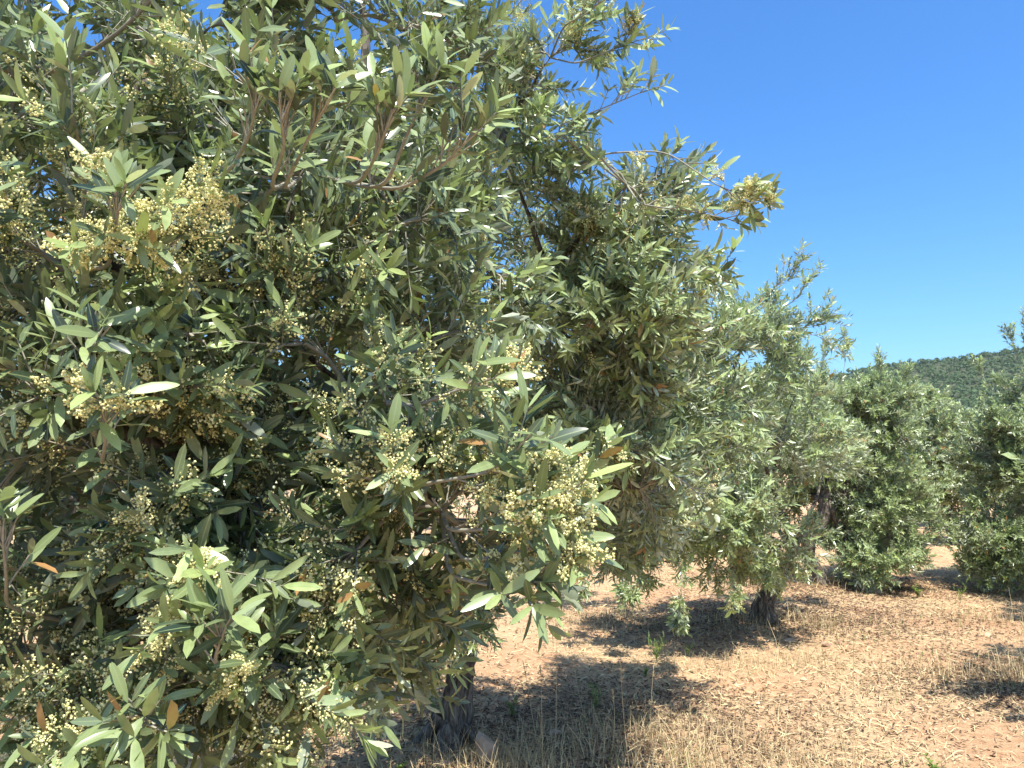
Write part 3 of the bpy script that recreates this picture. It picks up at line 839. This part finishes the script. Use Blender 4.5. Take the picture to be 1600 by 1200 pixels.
# ------------------------------------------------------------------ tree D
D_blobs = [
    (P_(1330, 660, 9.4), (.75, .8, .65), 42, .35), (P_(1300, 735, 9.4), (.7, .6, .4), 30, .1),
    (P_(1380, 780, 9.4), (.65, .7, .6), 34, .1), (P_(1370, 640, 9.6), (.55, .6, .5), 26, .5),
    (P_(1250, 680, 9.8), (.6, .7, .6), 24, .2), (P_(1385, 840, 9.2), (.55, .5, .35), 28, -.1), (P_(1395, 800, 9.8), (.4, .5, .5), 22, .1), (P_(1320, 800, 9.7), (.4, .35, .4), 22, .1), (P_(1235, 770, 9.9), (.4, .35, .35), 18, .1), (P_(1330, 860, 9.3), (.3, .3, .18), 12, -.1), (P_(1385, 680, 9.5), (.45, .5, .5), 20, .5), (P_(1385, 880, 8.9), (.4, .4, .16), 14, -.1),
]
D_sprays = [
    ([P_(1360, 640, 9.0), P_(1375, 600, 9.0), P_(1375, 575, 9.0)], 14, .6, .3),
    ([P_(1395, 650, 9.0), P_(1405, 610, 9.0), P_(1415, 590, 9.0)], 12, .6, .3),
    ([P_(1310, 620, 9.0), P_(1320, 570, 9.0), P_(1322, 535, 9.0)], 10, .6, .25),
    ([P_(1280, 600, 9.0), P_(1285, 570, 9.0), P_(1290, 550, 9.0)], 10, .6, .25),
    ([P_(1380, 860, 8.9), P_(1385, 890, 8.8), P_(1375, 905, 8.8)], 10, -.1, .25),
    ([P_(1340, 870, 8.9), P_(1335, 895, 8.8), P_(1345, 905, 8.8)], 6, -.1, .2),
]
olive_tree(44, B_D, [P_(1273, 890, 9.3), P_(1262, 868, 9.25), P_(1262, 845, 9.2), P_(1285, 810, 9.2), P_(1290, 780, 9.2)],
           D_blobs, 'bushy olive tree with forked pale limb behind the bent trunk tree', D_sprays, lod=2,
           leaf_len=0.050, twig_n=14, twig_len=0.27, trunk_r=0.085, limb_r=.06, leaf_scale=1.3, internode=.02, tone_bias=.40)

# ------------------------------------------------------------------ tree E
def round_blobs(x, y, top, w, n=26, low=0.5, rng=0, up=.25):
    r = np.random.default_rng(rng); out = []
    for k in range(7):
        a = k / 6 * 2 * math.pi
        rr = 0 if k == 6 else w * .45
        z = (low + top) / 2 + r.uniform(-.15, .25) * (top - low)
        out.append((np.array([x + math.cos(a) * rr, y + math.sin(a) * rr, z]), (w * .6, w * .6, (top - low) * .36), n, up))
    return out

def simple_tree(seed, base, top, w, label, n=24, lod=2, twig_n=11, low=.45, **kw):
    return olive_tree(seed, base, [(base[0], base[1], .35), (base[0] + .08, base[1], .75)], round_blobs(*base, top, w, n, low, seed),
                      label, lod=lod, twig_n=twig_n, trunk_r=.09, roots=False, **kw)

simple_tree(55, B_E, 2.75, .95, 'pale silvery olive tree in the gap between the two rows, sunlit', leaf_scale=1.9, internode=.027, twig_len=.3, leaf_len=.062, low=.15, tone_bias=.55)
F_blobs = [
    (P_(1600, 690, 9.5), (.8, .8, .55), 42, .2), (P_(1580, 760, 9.3), (.55, .7, .55), 36, .05),
    (P_(1680, 760, 9.6), (.9, .9, .8), 42, .1), (P_(1570, 840, 9.2), (.55, .6, .35), 28, -.1),
    (P_(1700, 620, 9.6), (.7, .7, .6), 26, .4), (P_(1600, 640, 9.4), (.42, .45, .36), 20, .5), (P_(1640, 860, 9.2), (.7, .6, .3), 24, -.1), (P_(1575, 865, 9.0), (.45, .5, .25), 22, -.1), (P_(1555, 700, 9.2), (.4, .5, .4), 22, .2),
]
F_sprays = [
    ([P_(1610, 620, 9.2), P_(1590, 560, 9.1), P_(1578, 525, 9.1)], 14, .4, .22),
    ([P_(1620, 610, 9.1), P_(1600, 540, 9.0), P_(1600, 505, 9.0)], 12, .5, .22),
    ([P_(1560, 640, 9.1), P_(1545, 605, 9.0), P_(1530, 580, 9.0)], 8, .3, .25),
    ([P_(1540, 800, 9.1), P_(1520, 800, 9.0), P_(1512, 830, 9.0)], 12, -.1, .25),
    ([P_(1550, 870, 9.1), P_(1545, 890, 9.0), P_(1540, 905, 9.0)], 12, -.1, .25),
]
olive_tree(66, B_F, [(B_F[0], B_F[1], .4), (B_F[0], B_F[1], .8)], F_blobs,
           'dense dark-sided olive tree at the right edge with one tall sprig', F_sprays, lod=2, leaf_len=.050, twig_n=14,
           twig_len=.27, trunk_r=.09, roots=False, leaf_scale=1.35, internode=.02, tone_bias=.3)
TREE_G = simple_tree(77, B_G, 3.1, 1.35, 'olive tree just beyond the right edge that throws the nearest patch of shade', n=22, twig_n=10, leaf_scale=1.9, internode=.03, twig_len=.3, leaf_len=.065)

# far olive trees: one prototype copied with its parts
far = simple_tree(88, (on_ground(1530, 17), 17.0), 2.9, 1.3, 'small far olive tree between the row and the right-hand tree', n=22, twig_n=10, low=.1, tone_bias=.35,
                  leaf_scale=2.3, internode=.036, twig_len=.32, leaf_len=.075)
def copy_tree(src, loc, rz, sc, label):
    r_ = src.copy(); COL.objects.link(r_)
    r_.location = (loc[0], loc[1], float(gz(loc[0], loc[1]))); r_.rotation_euler = (0, 0, rz); r_.scale = (sc, sc, sc)
    r_['label'] = label
    for ch in src.children:
        c = ch.copy(); COL.objects.link(c); c.parent = r_
    return r_
for (px, d, rz, sc, lab) in [
    (1000, 12.5, 1.0, 1.15, 'olive tree glimpsed low behind the second tree, left of the bent trunk'),
    (560, 10.0, 2.2, 1.05, 'olive tree glimpsed through the blossoming crown, left of the flared trunk'),
    (200, 8.5, 4.0, 1.1, 'olive tree behind the nearest crown on the far left'),
    (1480, 13.8, 1.7, .88, 'low olive tree closing the end of the sunlit lane, left of the dark-sided tree'),
    (1400, 20.0, 0.4, 1.0, 'far olive tree behind the silvery one, its top on the foot of the hill'),
    (1470, 26.0, 3.0, 1.1, 'farthest olive tree visible in the gap below the hill'),
    (1620, 15.0, 5.0, 1.0, 'olive tree behind the dark-sided one at the right edge'),
    (800, 16.0, 2.9, 1.2, 'olive tree deep in the grove behind the flared trunk tree'),
    (360, 14.0, 0.9, 1.1, 'olive tree deep in the grove seen through gaps on the left'),
]:
    copy_tree(far, (on_ground(px, d), d), rz, sc, lab)

copy_tree(TREE_G, (6.5, 6.9), 2.0, 1.0, 'olive tree beyond the right edge that throws the second patch of shade')
# fresh green broadleaf tree in the gap
gx = (on_ground(1452, 19), 19.0)
olive_tree(99, gx, [(gx[0], gx[1], .5), (gx[0], gx[1], 1.0)], round_blobs(gx[0], gx[1], 2.35, 1.0, 20, .6, 9), 'bright green leafy tree in the gap below the wooded hill',
           lod=2, twig_n=10, mat=M_GREEN, leaf_scale=3.4, internode=.035, leaf_len=.06, group=None, category='tree', name='almond_tree', roots=False)

# ------------------------------------------------------------------ hill and its pine wood
SKY = [(-1400, 8), (-600, 14), (-100, 22), (60, 34), (150, 44), (225, 55), (255, 62), (280, 65), (310, 68), (340, 71), (420, 82), (600, 95), (1200, 70), (1400, 60)]
def hill_h(x, y):
    H = np.interp(x, [a for a, b in SKY], [b for a, b in SKY])
    yc = 520.0
    front = np.clip((y - 230) / (yc - 230), 0, 1); back = np.clip((1100 - y) / (1100 - yc), 0, 1)
    s = np.where(y < yc, front ** 0.85 * (1 - 0.15 * np.sin(front * math.pi)), back ** .8)
    bumps = 9 * fbm(np.asarray(x) / 60.0, np.asarray(y) / 60.0, 40, 4)
    return H * s + bumps * np.clip(s * 1.5, 0, 1) * (1 - 0.6 * (np.abs(y - yc) < 60)) - 0.6
def build_hill():
    xs = np.linspace(-1400, 1400, 220); ys = np.linspace(225, 1105, 70)
    X, Y = np.meshgrid(xs, ys); Z = hill_h(X, Y)
    v = np.stack([X, Y, Z], -1).reshape(-1, 3)
    i = np.arange(len(v)).reshape(70, 220)
    q = np.stack([i[:-1, :-1], i[:-1, 1:], i[1:, 1:], i[1:, :-1]], -1).reshape(-1, 4)
    m = tone_mat('hill_scrub', (0.06, 0.07, 0.03), (0.10, 0.10, 0.05), .95, .06)
    link('hill', mesh_np('hill', v, quads=q, mat=m, smooth=True), kind='structure')
    r = np.random.default_rng(4)
    n = 11000
    x = r.uniform(90, 560, n); y = r.uniform(240, 545, n)
    z = hill_h(x, y)
    # clumps of leaf faces form each crown
    k = 20
    rad = r.uniform(1.1, 2.1, n) * np.where(r.uniform(0, 1, n) > .93, 1.3, 1)
    dr = norm(r.normal(size=(n, k, 3))); dr[..., 2] = np.abs(dr[..., 2]) * 1.1 - 0.15
    c = np.stack([x, y, z + rad * r.uniform(.5, 1.1, n)], -1)[:, None] + dr * rad[:, None, None] * r.uniform(.75, 1.05, (n, k, 1))
    e1 = norm(np.cross(dr, norm(r.normal(size=(n, k, 3))))); e2 = np.cross(dr, e1)
    s = (rad[:, None, None] * r.uniform(.28, .5, (n, k, 1)))
    tri = np.stack([c + e1 * s, c - e1 * s * .5 + e2 * s * .9, c - e1 * s * .5 - e2 * s * .9], 2)   # n,k,3,3
    col = np.ones((n, k, 3, 4), np.float32)
    tn = np.clip(r.uniform(0, 1, n)[:, None, None] * .7 + r.uniform(0, .3, (n, k, 1)), 0, 1)
    col[..., 0] = tn; col[..., 1] = 1; col[..., 2] = 0
    T = np.arange(n * k * 3).reshape(-1, 3)
    link('pine_wood', mesh_np('pine_wood', tri.reshape(-1, 3), tris=T, mat=M_PINE, col=col.reshape(-1, 4)), kind='stuff',
         label='dense dark green pine wood covering the distant hill', category='wood')
build_hill()

# ------------------------------------------------------------------ ground cover
def rough_patch(x, y):
    """0..1: where the tiller left the taller grass, round the trunks"""
    s = np.zeros_like(x)
    for (cx, cy, rx, ry) in [(0.75, 4.1, 1.25, .75), (0.1, 3.9, .9, .7), (3.7, 5.6, 1.2, .55), (2.4, 7.1, 1.3, .5), (B_A[0], B_A[1], 1.2, .8),
                             (5.2, 7.5, 1.3, .5), (B_F[0], B_F[1], 1.4, .6), (B_D[0], B_D[1], 1.2, .5), (1.0, 7.4, .8, .45), (2.0, 5.9, .9, .3), (1.2, 3.3, .9, .4)]:
        s = np.maximum(s, np.exp(-(((x - cx) / rx) ** 2 + ((y - cy) / ry) ** 2) * 1.2))
    return s

def blades(name, x, y, h, w, lean, tone, mat, seed, segs=2, label=None, category=None, lift=0.0):
    r = np.random.default_rng(seed)
    n = len(x)
    az = r.uniform(0, 2 * math.pi, n)
    dirh = np.stack([np.cos(az), np.sin(az), np.zeros(n)], -1)
    fa = az + r.uniform(-.5, .5, n) + math.pi / 2
    side = np.stack([np.cos(fa), np.sin(fa), np.zeros(n)], -1)
    base = np.stack([x, y, gz(x, y) - .004 + lift], -1)
    V = []
    for k in range(segs + 1):
        t = k / segs
        off = dirh * (lean * h * t ** 1.8)[:, None] + np.array([0, 0, 1.0]) * (h * np.sqrt(np.clip(1 - (lean * t) ** 2 * .6, .05, 1)) * t)[:, None]
        ww = (w * (1 - .75 * t))[:, None] * side * .5
        V += [base + off - ww, base + off + ww]
    V = np.stack(V, 1); m = V.shape[1]
    q = []
    for k in range(segs):
        a = 2 * k; q.append([a, a + 1, a + 3, a + 2])
    Q = np.array(q)[None] + (np.arange(n) * m)[:, None, None]
    col = np.ones((n, m, 4)); col[..., 0] = tone[:, None]
    me = mesh_np(name, V.reshape(-1, 3), quads=Q.reshape(-1, 4), mat=mat, col=col.reshape(-1, 4))
    return me

def build_cover():
    r = np.random.default_rng(71)
    # straw lying flat
    n = 68000
    d = 2.2 + r.uniform(0, 1, n) ** 1.5 * 13
    x = r.uniform(-.75, .80, n) * d; y = d
    cover = fbm(x * 1.1, y * 1.1, 60, 4) * 2 + .75
    k = r.uniform(0, 1, n) < np.clip(cover, .12, 1); x = x[k]; y = y[k]; n = len(x)
    L = r.uniform(.02, .11, n) * (1 + .03 * y); az = r.uniform(0, math.pi, n); tilt = r.normal(.08, .16, n)
    w = r.uniform(.0015, .0038, n) * (1 + .10 * y)
    dv = np.stack([np.cos(az) * np.cos(tilt), np.sin(az) * np.cos(tilt), np.sin(tilt)], -1)
    sv = np.stack([-np.sin(az), np.cos(az), r.normal(0, .4, n)], -1)
    c = np.stack([x, y, gz(x, y) + r.uniform(.003, .014, n)], -1)
    a = c - dv * L[:, None] / 2; b = c + dv * L[:, None] / 2; mid = c + np.array([0, 0, 1]) * (L * .07)[:, None] + sv * (r.normal(0, .08, n) * L)[:, None]
    s = sv * w[:, None] / 2
    V = np.stack([a - s, a + s, mid + s, mid - s, b + s * .5, b - s * .5], 1)
    Q = np.array([[0, 1, 2, 3], [3, 2, 4, 5]])[None] + (np.arange(n) * 6)[:, None, None]
    col = np.ones((n, 6, 4)); col[..., 0] = np.clip(r.beta(2, 1.3, n), 0, 1)[:, None]
    link('straw_litter', mesh_np('straw_litter', V.reshape(-1, 3), quads=Q.reshape(-1, 4), mat=M_STRAW, col=col.reshape(-1, 4)),
         kind='stuff', label='cut dry straw scattered thinly over the orange soil', category='straw')
    # clods and pebbles of soil
    n = 9000
    d = 2.5 + r.uniform(0, 1, n) ** 1.4 * 11; x = r.uniform(-.7, .78, n) * d; y = d
    s = r.uniform(.004, .016, n) * np.where(r.uniform(0, 1, n) > .96, 1.9, 1)
    ov = np.array([(1, 0, 0), (-1, 0, 0), (0, 1, 0), (0, -1, 0), (0, 0, .8), (0, 0, -.8)], float)
    ot = np.array([(0, 2, 4), (2, 1, 4), (1, 3, 4), (3, 0, 4), (2, 0, 5), (1, 2, 5), (3, 1, 5), (0, 3, 5)])
    V = np.stack([x, y, gz(x, y) + s * .2], -1)[:, None] + ov[None] * s[:, None, None] * r.uniform(.6, 1.3, (n, 6, 3)) + r.normal(0, .15, (n, 6, 3)) * s[:, None, None]
    col = np.ones((n, 6, 4)); col[..., 0] = r.uniform(0, 1, n)[:, None]
    mclod = tone_mat('soil_clod', (0.33, 0.18, 0.10), (0.62, 0.44, 0.28), .95, 60)
    link('soil_clods', mesh_np('soil_clods', V.reshape(-1, 3), tris=(ot[None] + (np.arange(n) * 6)[:, None, None]).reshape(-1, 3), mat=mclod, col=col.reshape(-1, 4)),
         kind='stuff', label='small crumbly clods of orange soil over the ground', category='soil')
    # standing dry grass, thick in the rough patches
    n = 150000
    d = 2.4 + r.uniform(0, 1, n) ** 1.2 * 9.5; x = r.uniform(-.72, .80, n) * d; y = d
    dens = rough_patch(x, y) * (0.35 + 1.1 * vnoise(x * 3.2, y * 3.2, 81)) + .018 + .05 * (vnoise(x * 1.5, y * 1.5, 88) > .72)
    k = r.uniform(0, 1, n) < dens * .6; x = x[k]; y = y[k]; n = len(x)
    rp = rough_patch(x, y)
    h = r.uniform(.03, .10, n) * (.6 + 1.5 * rp) * np.where(r.uniform(0, 1, n) > .96, 2.0, 1)
    me = blades('dry_grass', x, y, h, r.uniform(.0016, .0034, n) * (1 + .07 * y), r.uniform(.2, 1.0, n), np.clip(r.beta(2, 1.6, n), 0, 1), M_STRAW, 5)
    link('dry_grass', me, kind='stuff', label='standing tufts of dry grass left unploughed round the trunks', category='grass')
    print('dry blades', n)
    # green blades among them
    n = 26000
    d = 2.4 + r.uniform(0, 1, n) * 8; x = r.uniform(-.7, .75, n) * d; y = d
    k = r.uniform(0, 1, n) < rough_patch(x, y) * (vnoise(x * 4, y * 4, 91) > .62) * .5 + .004 * (vnoise(x * 2, y * 2, 92) > .8); x = x[k]; y = y[k]; n = len(x)
    me = blades('green_grass', x, y, r.uniform(.03, .12, n), r.uniform(.003, .007, n), r.uniform(.3, 1, n), r.uniform(0, 1, n), M_GRASS, 6)
    link('green_grass', me, kind='stuff', label='sparse green blades among the dry grass in the shade', category='grass')
    # dead olive leaves, massed at the shadow centres so their dark colour deepens the shade
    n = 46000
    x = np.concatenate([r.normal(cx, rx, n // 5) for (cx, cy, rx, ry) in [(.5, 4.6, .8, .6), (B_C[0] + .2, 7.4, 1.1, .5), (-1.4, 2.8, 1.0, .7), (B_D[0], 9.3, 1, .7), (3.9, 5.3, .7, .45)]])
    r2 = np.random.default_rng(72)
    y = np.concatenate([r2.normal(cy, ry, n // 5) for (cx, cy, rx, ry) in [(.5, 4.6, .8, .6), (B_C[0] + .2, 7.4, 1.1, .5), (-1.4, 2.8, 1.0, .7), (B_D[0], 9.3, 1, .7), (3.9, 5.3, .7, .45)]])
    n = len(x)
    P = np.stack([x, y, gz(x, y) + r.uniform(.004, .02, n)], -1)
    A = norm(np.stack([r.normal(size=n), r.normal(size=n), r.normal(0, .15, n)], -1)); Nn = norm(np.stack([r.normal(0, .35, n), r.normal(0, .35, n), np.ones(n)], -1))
    me = leaves_mesh('shade_dead_leaves', P, A, Nn, r.uniform(.03, .055, n), r.uniform(.008, .013, n), r.uniform(0, 1, n), np.zeros(n), 3, M_SHADE_LITTER, r.uniform(0, .3, n))
    link('shade_dead_leaves', me, kind='stuff', label='brown fallen leaves darkened to deepen the shade under the olive trees', category='leaves')
build_cover()

# ------------------------------------------------------------------ stones
def stone(px, py, sz, label, seed, tone=.8, group=None):
    # the ground point seen at this pixel
    d = CAMZ / max((py - 710), 30) * F
    p = pt(px, py, d); x, y = p[0], p[1]
    r = np.random.default_rng(seed)
    n1, n2 = 14, 20
    V = []
    for i in range(n1 + 1):
        th = math.pi * i / n1
        for j in range(n2):
            ph = 2 * math.pi * j / n2
            v = np.array([math.sin(th) * math.cos(ph), math.sin(th) * math.sin(ph), math.cos(th)])
            V.append(v)
    V = np.array(V)
    cuts = norm(r.normal(size=(9, 3)))
    off = r.uniform(.45, .75, 9)
    for c, o in zip(cuts, off):
        dd = V @ c
        V = V - np.outer(np.maximum(dd - o, 0), c)
    V += .05 * (vnoise(V[:, 0] * 4 + V[:, 2] * 3, V[:, 1] * 4, seed)[:, None] - .5) * V
    V = V * np.array(sz) / 2
    i = np.arange(len(V)).reshape(n1 + 1, n2); j = np.roll(i, -1, 1)
    q = np.stack([i[:-1], i[1:], j[1:], j[:-1]], -1).reshape(-1, 4)
    col = np.ones((len(V), 4)); col[:, 0] = np.clip(tone * (.4 + .9 * vnoise(V[:, 0] * 30, V[:, 2] * 30 + V[:, 1] * 20, seed + 3)), 0, 1)
    o = link('stone', mesh_np('stone', V, quads=q, mat=M_STONE, smooth=False, col=col), label=label, category='stone', group=group)
    o.location = (x, y, float(gz(x, y)) + sz[2] * .28)
    return o
stone(757, 1168, (.15, .13, .20), 'large pale blocky stone beside the flared trunk', 1, .55)
stone(690, 1180, (.10, .07, .05), 'flat reddish stone in front of the flared trunk roots', 2, .3)
stone(1372, 925, (.12, .09, .07), 'small whitish stone in the sun below the bushy tree, right of its trunk', 3, 1.0)
stone(1290, 1005, (.09, .08, .05), 'pale flat stone at the edge of the shade right of the bent trunk', 4, .3)
stone(1233, 998, (.11, .09, .04), 'cream stone at the front of the shade under the bent trunk', 5, .5)
stone(785, 1080, (.09, .07, .05), 'brown stone lying in the shade right of the flared trunk', 6, .3)
stone(865, 1130, (.10, .08, .05), 'low tan stone among dry grass in the nearest shade', 7, .5)
stone(957, 958, (.07, .06, .04), 'small pale stone in the shade under the hanging sprays', 8, .9)

# ------------------------------------------------------------------ tall dry stalks, each one a thing
def stalk(px, py, top_px, top_py, label, seed, head=True, w=.0022):
    d = CAMZ / (py - 710) * F
    b = pt(px, py, d); b[2] = float(gz(b[0], b[1]))
    t = pt(top_px, top_py, d)
    r = np.random.default_rng(seed)
    root = empty('grass_stalk', b, label=label, category='dry grass stalk', group='tall dry grass stalks')
    c = (b + t) / 2 + r.normal(0, .015, 3)
    pp = bez(b, t, c, 14) - b
    v, q = tube(pp, np.linspace(w, w * .5, 14), 5)
    cc = np.ones((len(v), 4)); cc[:, 0] = .8
    link('stem', mesh_np('stem', v, quads=q, mat=M_STRAW, smooth=True, col=cc), root)
    if head:
        J = Joiner(); L = np.linalg.norm(t - b)
        for k in range(14):
            s = pp[-1] + (pp[-3] - pp[-1]) * r.uniform(0, 1.4)
            e = s + (norm(pp[-1] - pp[-3]) * .02 + r.normal(0, .007, 3))
            v, q = tube(np.array([s, (s + e) / 2, e]), [.0006, .0016, .0004], 4); J.add(v, q, r.uniform(.5, 1))
        link('seed_head', J.mesh('seed_head', M_STRAW), root, kind='stuff')
    for k in range(2):
        s = pp[3 + 3 * k]; dirn = norm(np.array([r.normal(), r.normal(), .9]))
        e = s + dirn * r.uniform(.06, .12)
        v, q = tube(bez(s, e + np.array([0, 0, -.03]), e, 6), np.linspace(.0018, .0005, 6), 3)
        cc = np.ones((len(v), 4)); cc[:, 0] = .7
        link('blade', mesh_np('blade', v, quads=q, mat=M_STRAW, col=cc), root)
for i, (a, b, c, d_, lab) in enumerate([
    (868, 1165, 872, 905, 'tallest upright dry stalk in the shade right of the flared trunk'),
    (838, 1140, 818, 1035, 'pale dry stalk leaning left just right of the flared trunk'),
    (848, 1160, 845, 1040, 'thin upright dry stalk beside the tallest one, on its left'),
    (912, 1100, 888, 985, 'leaning thin stalk crossing the top of the nearest shade'),
    (985, 1190, 970, 1040, 'straw-coloured stalk standing before the middle of the nearest shade'),
    (955, 1160, 957, 1080, 'short upright stalk in the middle of the nearest shade'),
    (1016, 1140, 1022, 1035, 'stalk rising at the dip in the edge of the nearest shade'),
    (1075, 1180, 1078, 1110, 'short stalk at the right end of the nearest shade'),
    (1165, 1195, 1100, 1090, 'long stalk bent left over the sunlit straw'),
    (1210, 1190, 1195, 1075, 'fine stalk in the sun right of the nearest shade'),
    (1330, 1200, 1283, 1010, 'very thin tall stalk leaning left in the sunlit clearing'),
    (1332, 1195, 1334, 985, 'very thin tall upright stalk in the sunlit clearing'),
    (1490, 1120, 1450, 985, 'thin leaning stalk in front of the right-hand shade patch'),
    (700, 1195, 672, 1120, 'bent dry stalk before the flared trunk roots'),
    (1300, 985, 1278, 930, 'thin stalk in front of the bent trunk shade, leaning left'),
]):
    stalk(a, b, c, d_, lab, 300 + i, w=.0016 + .0008 * ((i * 7) % 3) / 2)

# ------------------------------------------------------------------ green weeds
def weed(px, py, h, nst, label, seed, broad=False):
    d = CAMZ / (py - 710) * F
    b = pt(px, py, d); b[2] = float(gz(b[0], b[1]))
    r = np.random.default_rng(seed)
    root = empty('weed', b, label=label, category='weed')
    P = []; A = []; Nn = []; Ln = []; Wd = []
    J = Joiner()
    for k in range(nst):
        a = r.uniform(0, 2 * math.pi); e = np.array([math.cos(a) * h * .35, math.sin(a) * h * .35, h * r.uniform(.6, 1.1)])
        pp = bez(np.zeros(3), e, np.array([0, 0, h * .5]), 8)
        v, q = tube(pp, np.linspace(.0016, .0006, 8), 4); J.add(v, q, .4)
        for j in range(1, 8):
            for m in range(2 if broad else 1):
                aa = r.uniform(0, 2 * math.pi)
                ax = norm(np.array([math.cos(aa), math.sin(aa), r.uniform(.2, .9) + (0 if broad else .9)]))
                P.append(pp[j]); A.append(ax); Nn.append(norm(np.array([-ax[0], -ax[1], 1.2]))); Ln.append(h * (.2 if broad else .4) * r.uniform(.7, 1.3)); Wd.append(.012 if broad else .005)
    link('stems', J.mesh('stems', M_GRASS), root, kind='stuff')
    P, A, Nn, Ln, Wd = [np.array(q) for q in (P, A, Nn, Ln, Wd)]
    n = len(P)
    link('leaves', leaves_mesh('leaves', P, A, Nn, Ln, Wd, r.uniform(0, 1, n), r.uniform(0, .8, n), 1, M_GREEN, r.uniform(0, .3, n)), root, kind='stuff')
weed(1026, 1025, .17, 9, 'narrow green tuft growing alone in the sun below the hanging sprays', 1)
weed(1434, 930, .14, 10, 'low green tuft in the open sunlit lane near the bushy tree', 2, True)
weed(1460, 1198, .11, 7, 'small bright green weed at the bottom edge of the clearing', 3, True)
weed(625, 1190, .07, 6, 'tiny yellow-green weed left of the flared trunk at the bottom', 4, True)
weed(1008, 1045, .07, 4, 'tiny sprig just below the narrow green tuft, at the shade edge', 5, True)
weed(800, 1100, .12, 5, 'green weed in the shade right of the flared trunk', 6, True)
weed(930, 1095, .14, 6, 'green weed in the middle of the nearest shade patch', 7)
weed(680, 1120, .14, 6, 'leafy weed left of the flared trunk foot', 8, True)
weed(1500, 935, .2, 4, 'dark scrawny sprig at the front of the shade under the right-hand tree', 9)
weed(1075, 1012, .10, 5, 'short green tuft at the base of the lowest hanging spray', 10)

# ------------------------------------------------------------------ air
def build_haze():
    x0, x1, y0, y1, z0, z1 = -1550, 1550, -1550, 1550, -3.0, 125.0
    v = [(x, y, z) for z in (z0, z1) for y in (y0, y1) for x in (x0, x1)]
    q = [(0, 2, 3, 1), (4, 5, 7, 6), (0, 1, 5, 4), (2, 6, 7, 3), (0, 4, 6, 2), (1, 3, 7, 5)]
    m, nt, N, L = new_mat('thin_air')
    p = N('ShaderNodeVolumePrincipled'); p.inputs['Color'].default_value = (0.85, 0.92, 1.0, 1); p.inputs['Density'].default_value = 0.00012
    p.inputs['Anisotropy'].default_value = 0.2
    o = N('ShaderNodeOutputMaterial'); L(p.outputs[0], o.inputs['Volume'])
    link('haze', mesh_np('haze', v, quads=q, mat=m), kind='stuff', label='thin pale summer haze in the air before the hill', category='haze')
build_haze()
print('OBJECTS', len(bpy.data.objects), 'TRIS', sum(sum(len(p.vertices) - 2 for p in m.polygons) for m in bpy.data.meshes if len(m.polygons) < 20000) + sum(len(m.loops) - 2 * len(m.polygons) for m in bpy.data.meshes if len(m.polygons) >= 20000))
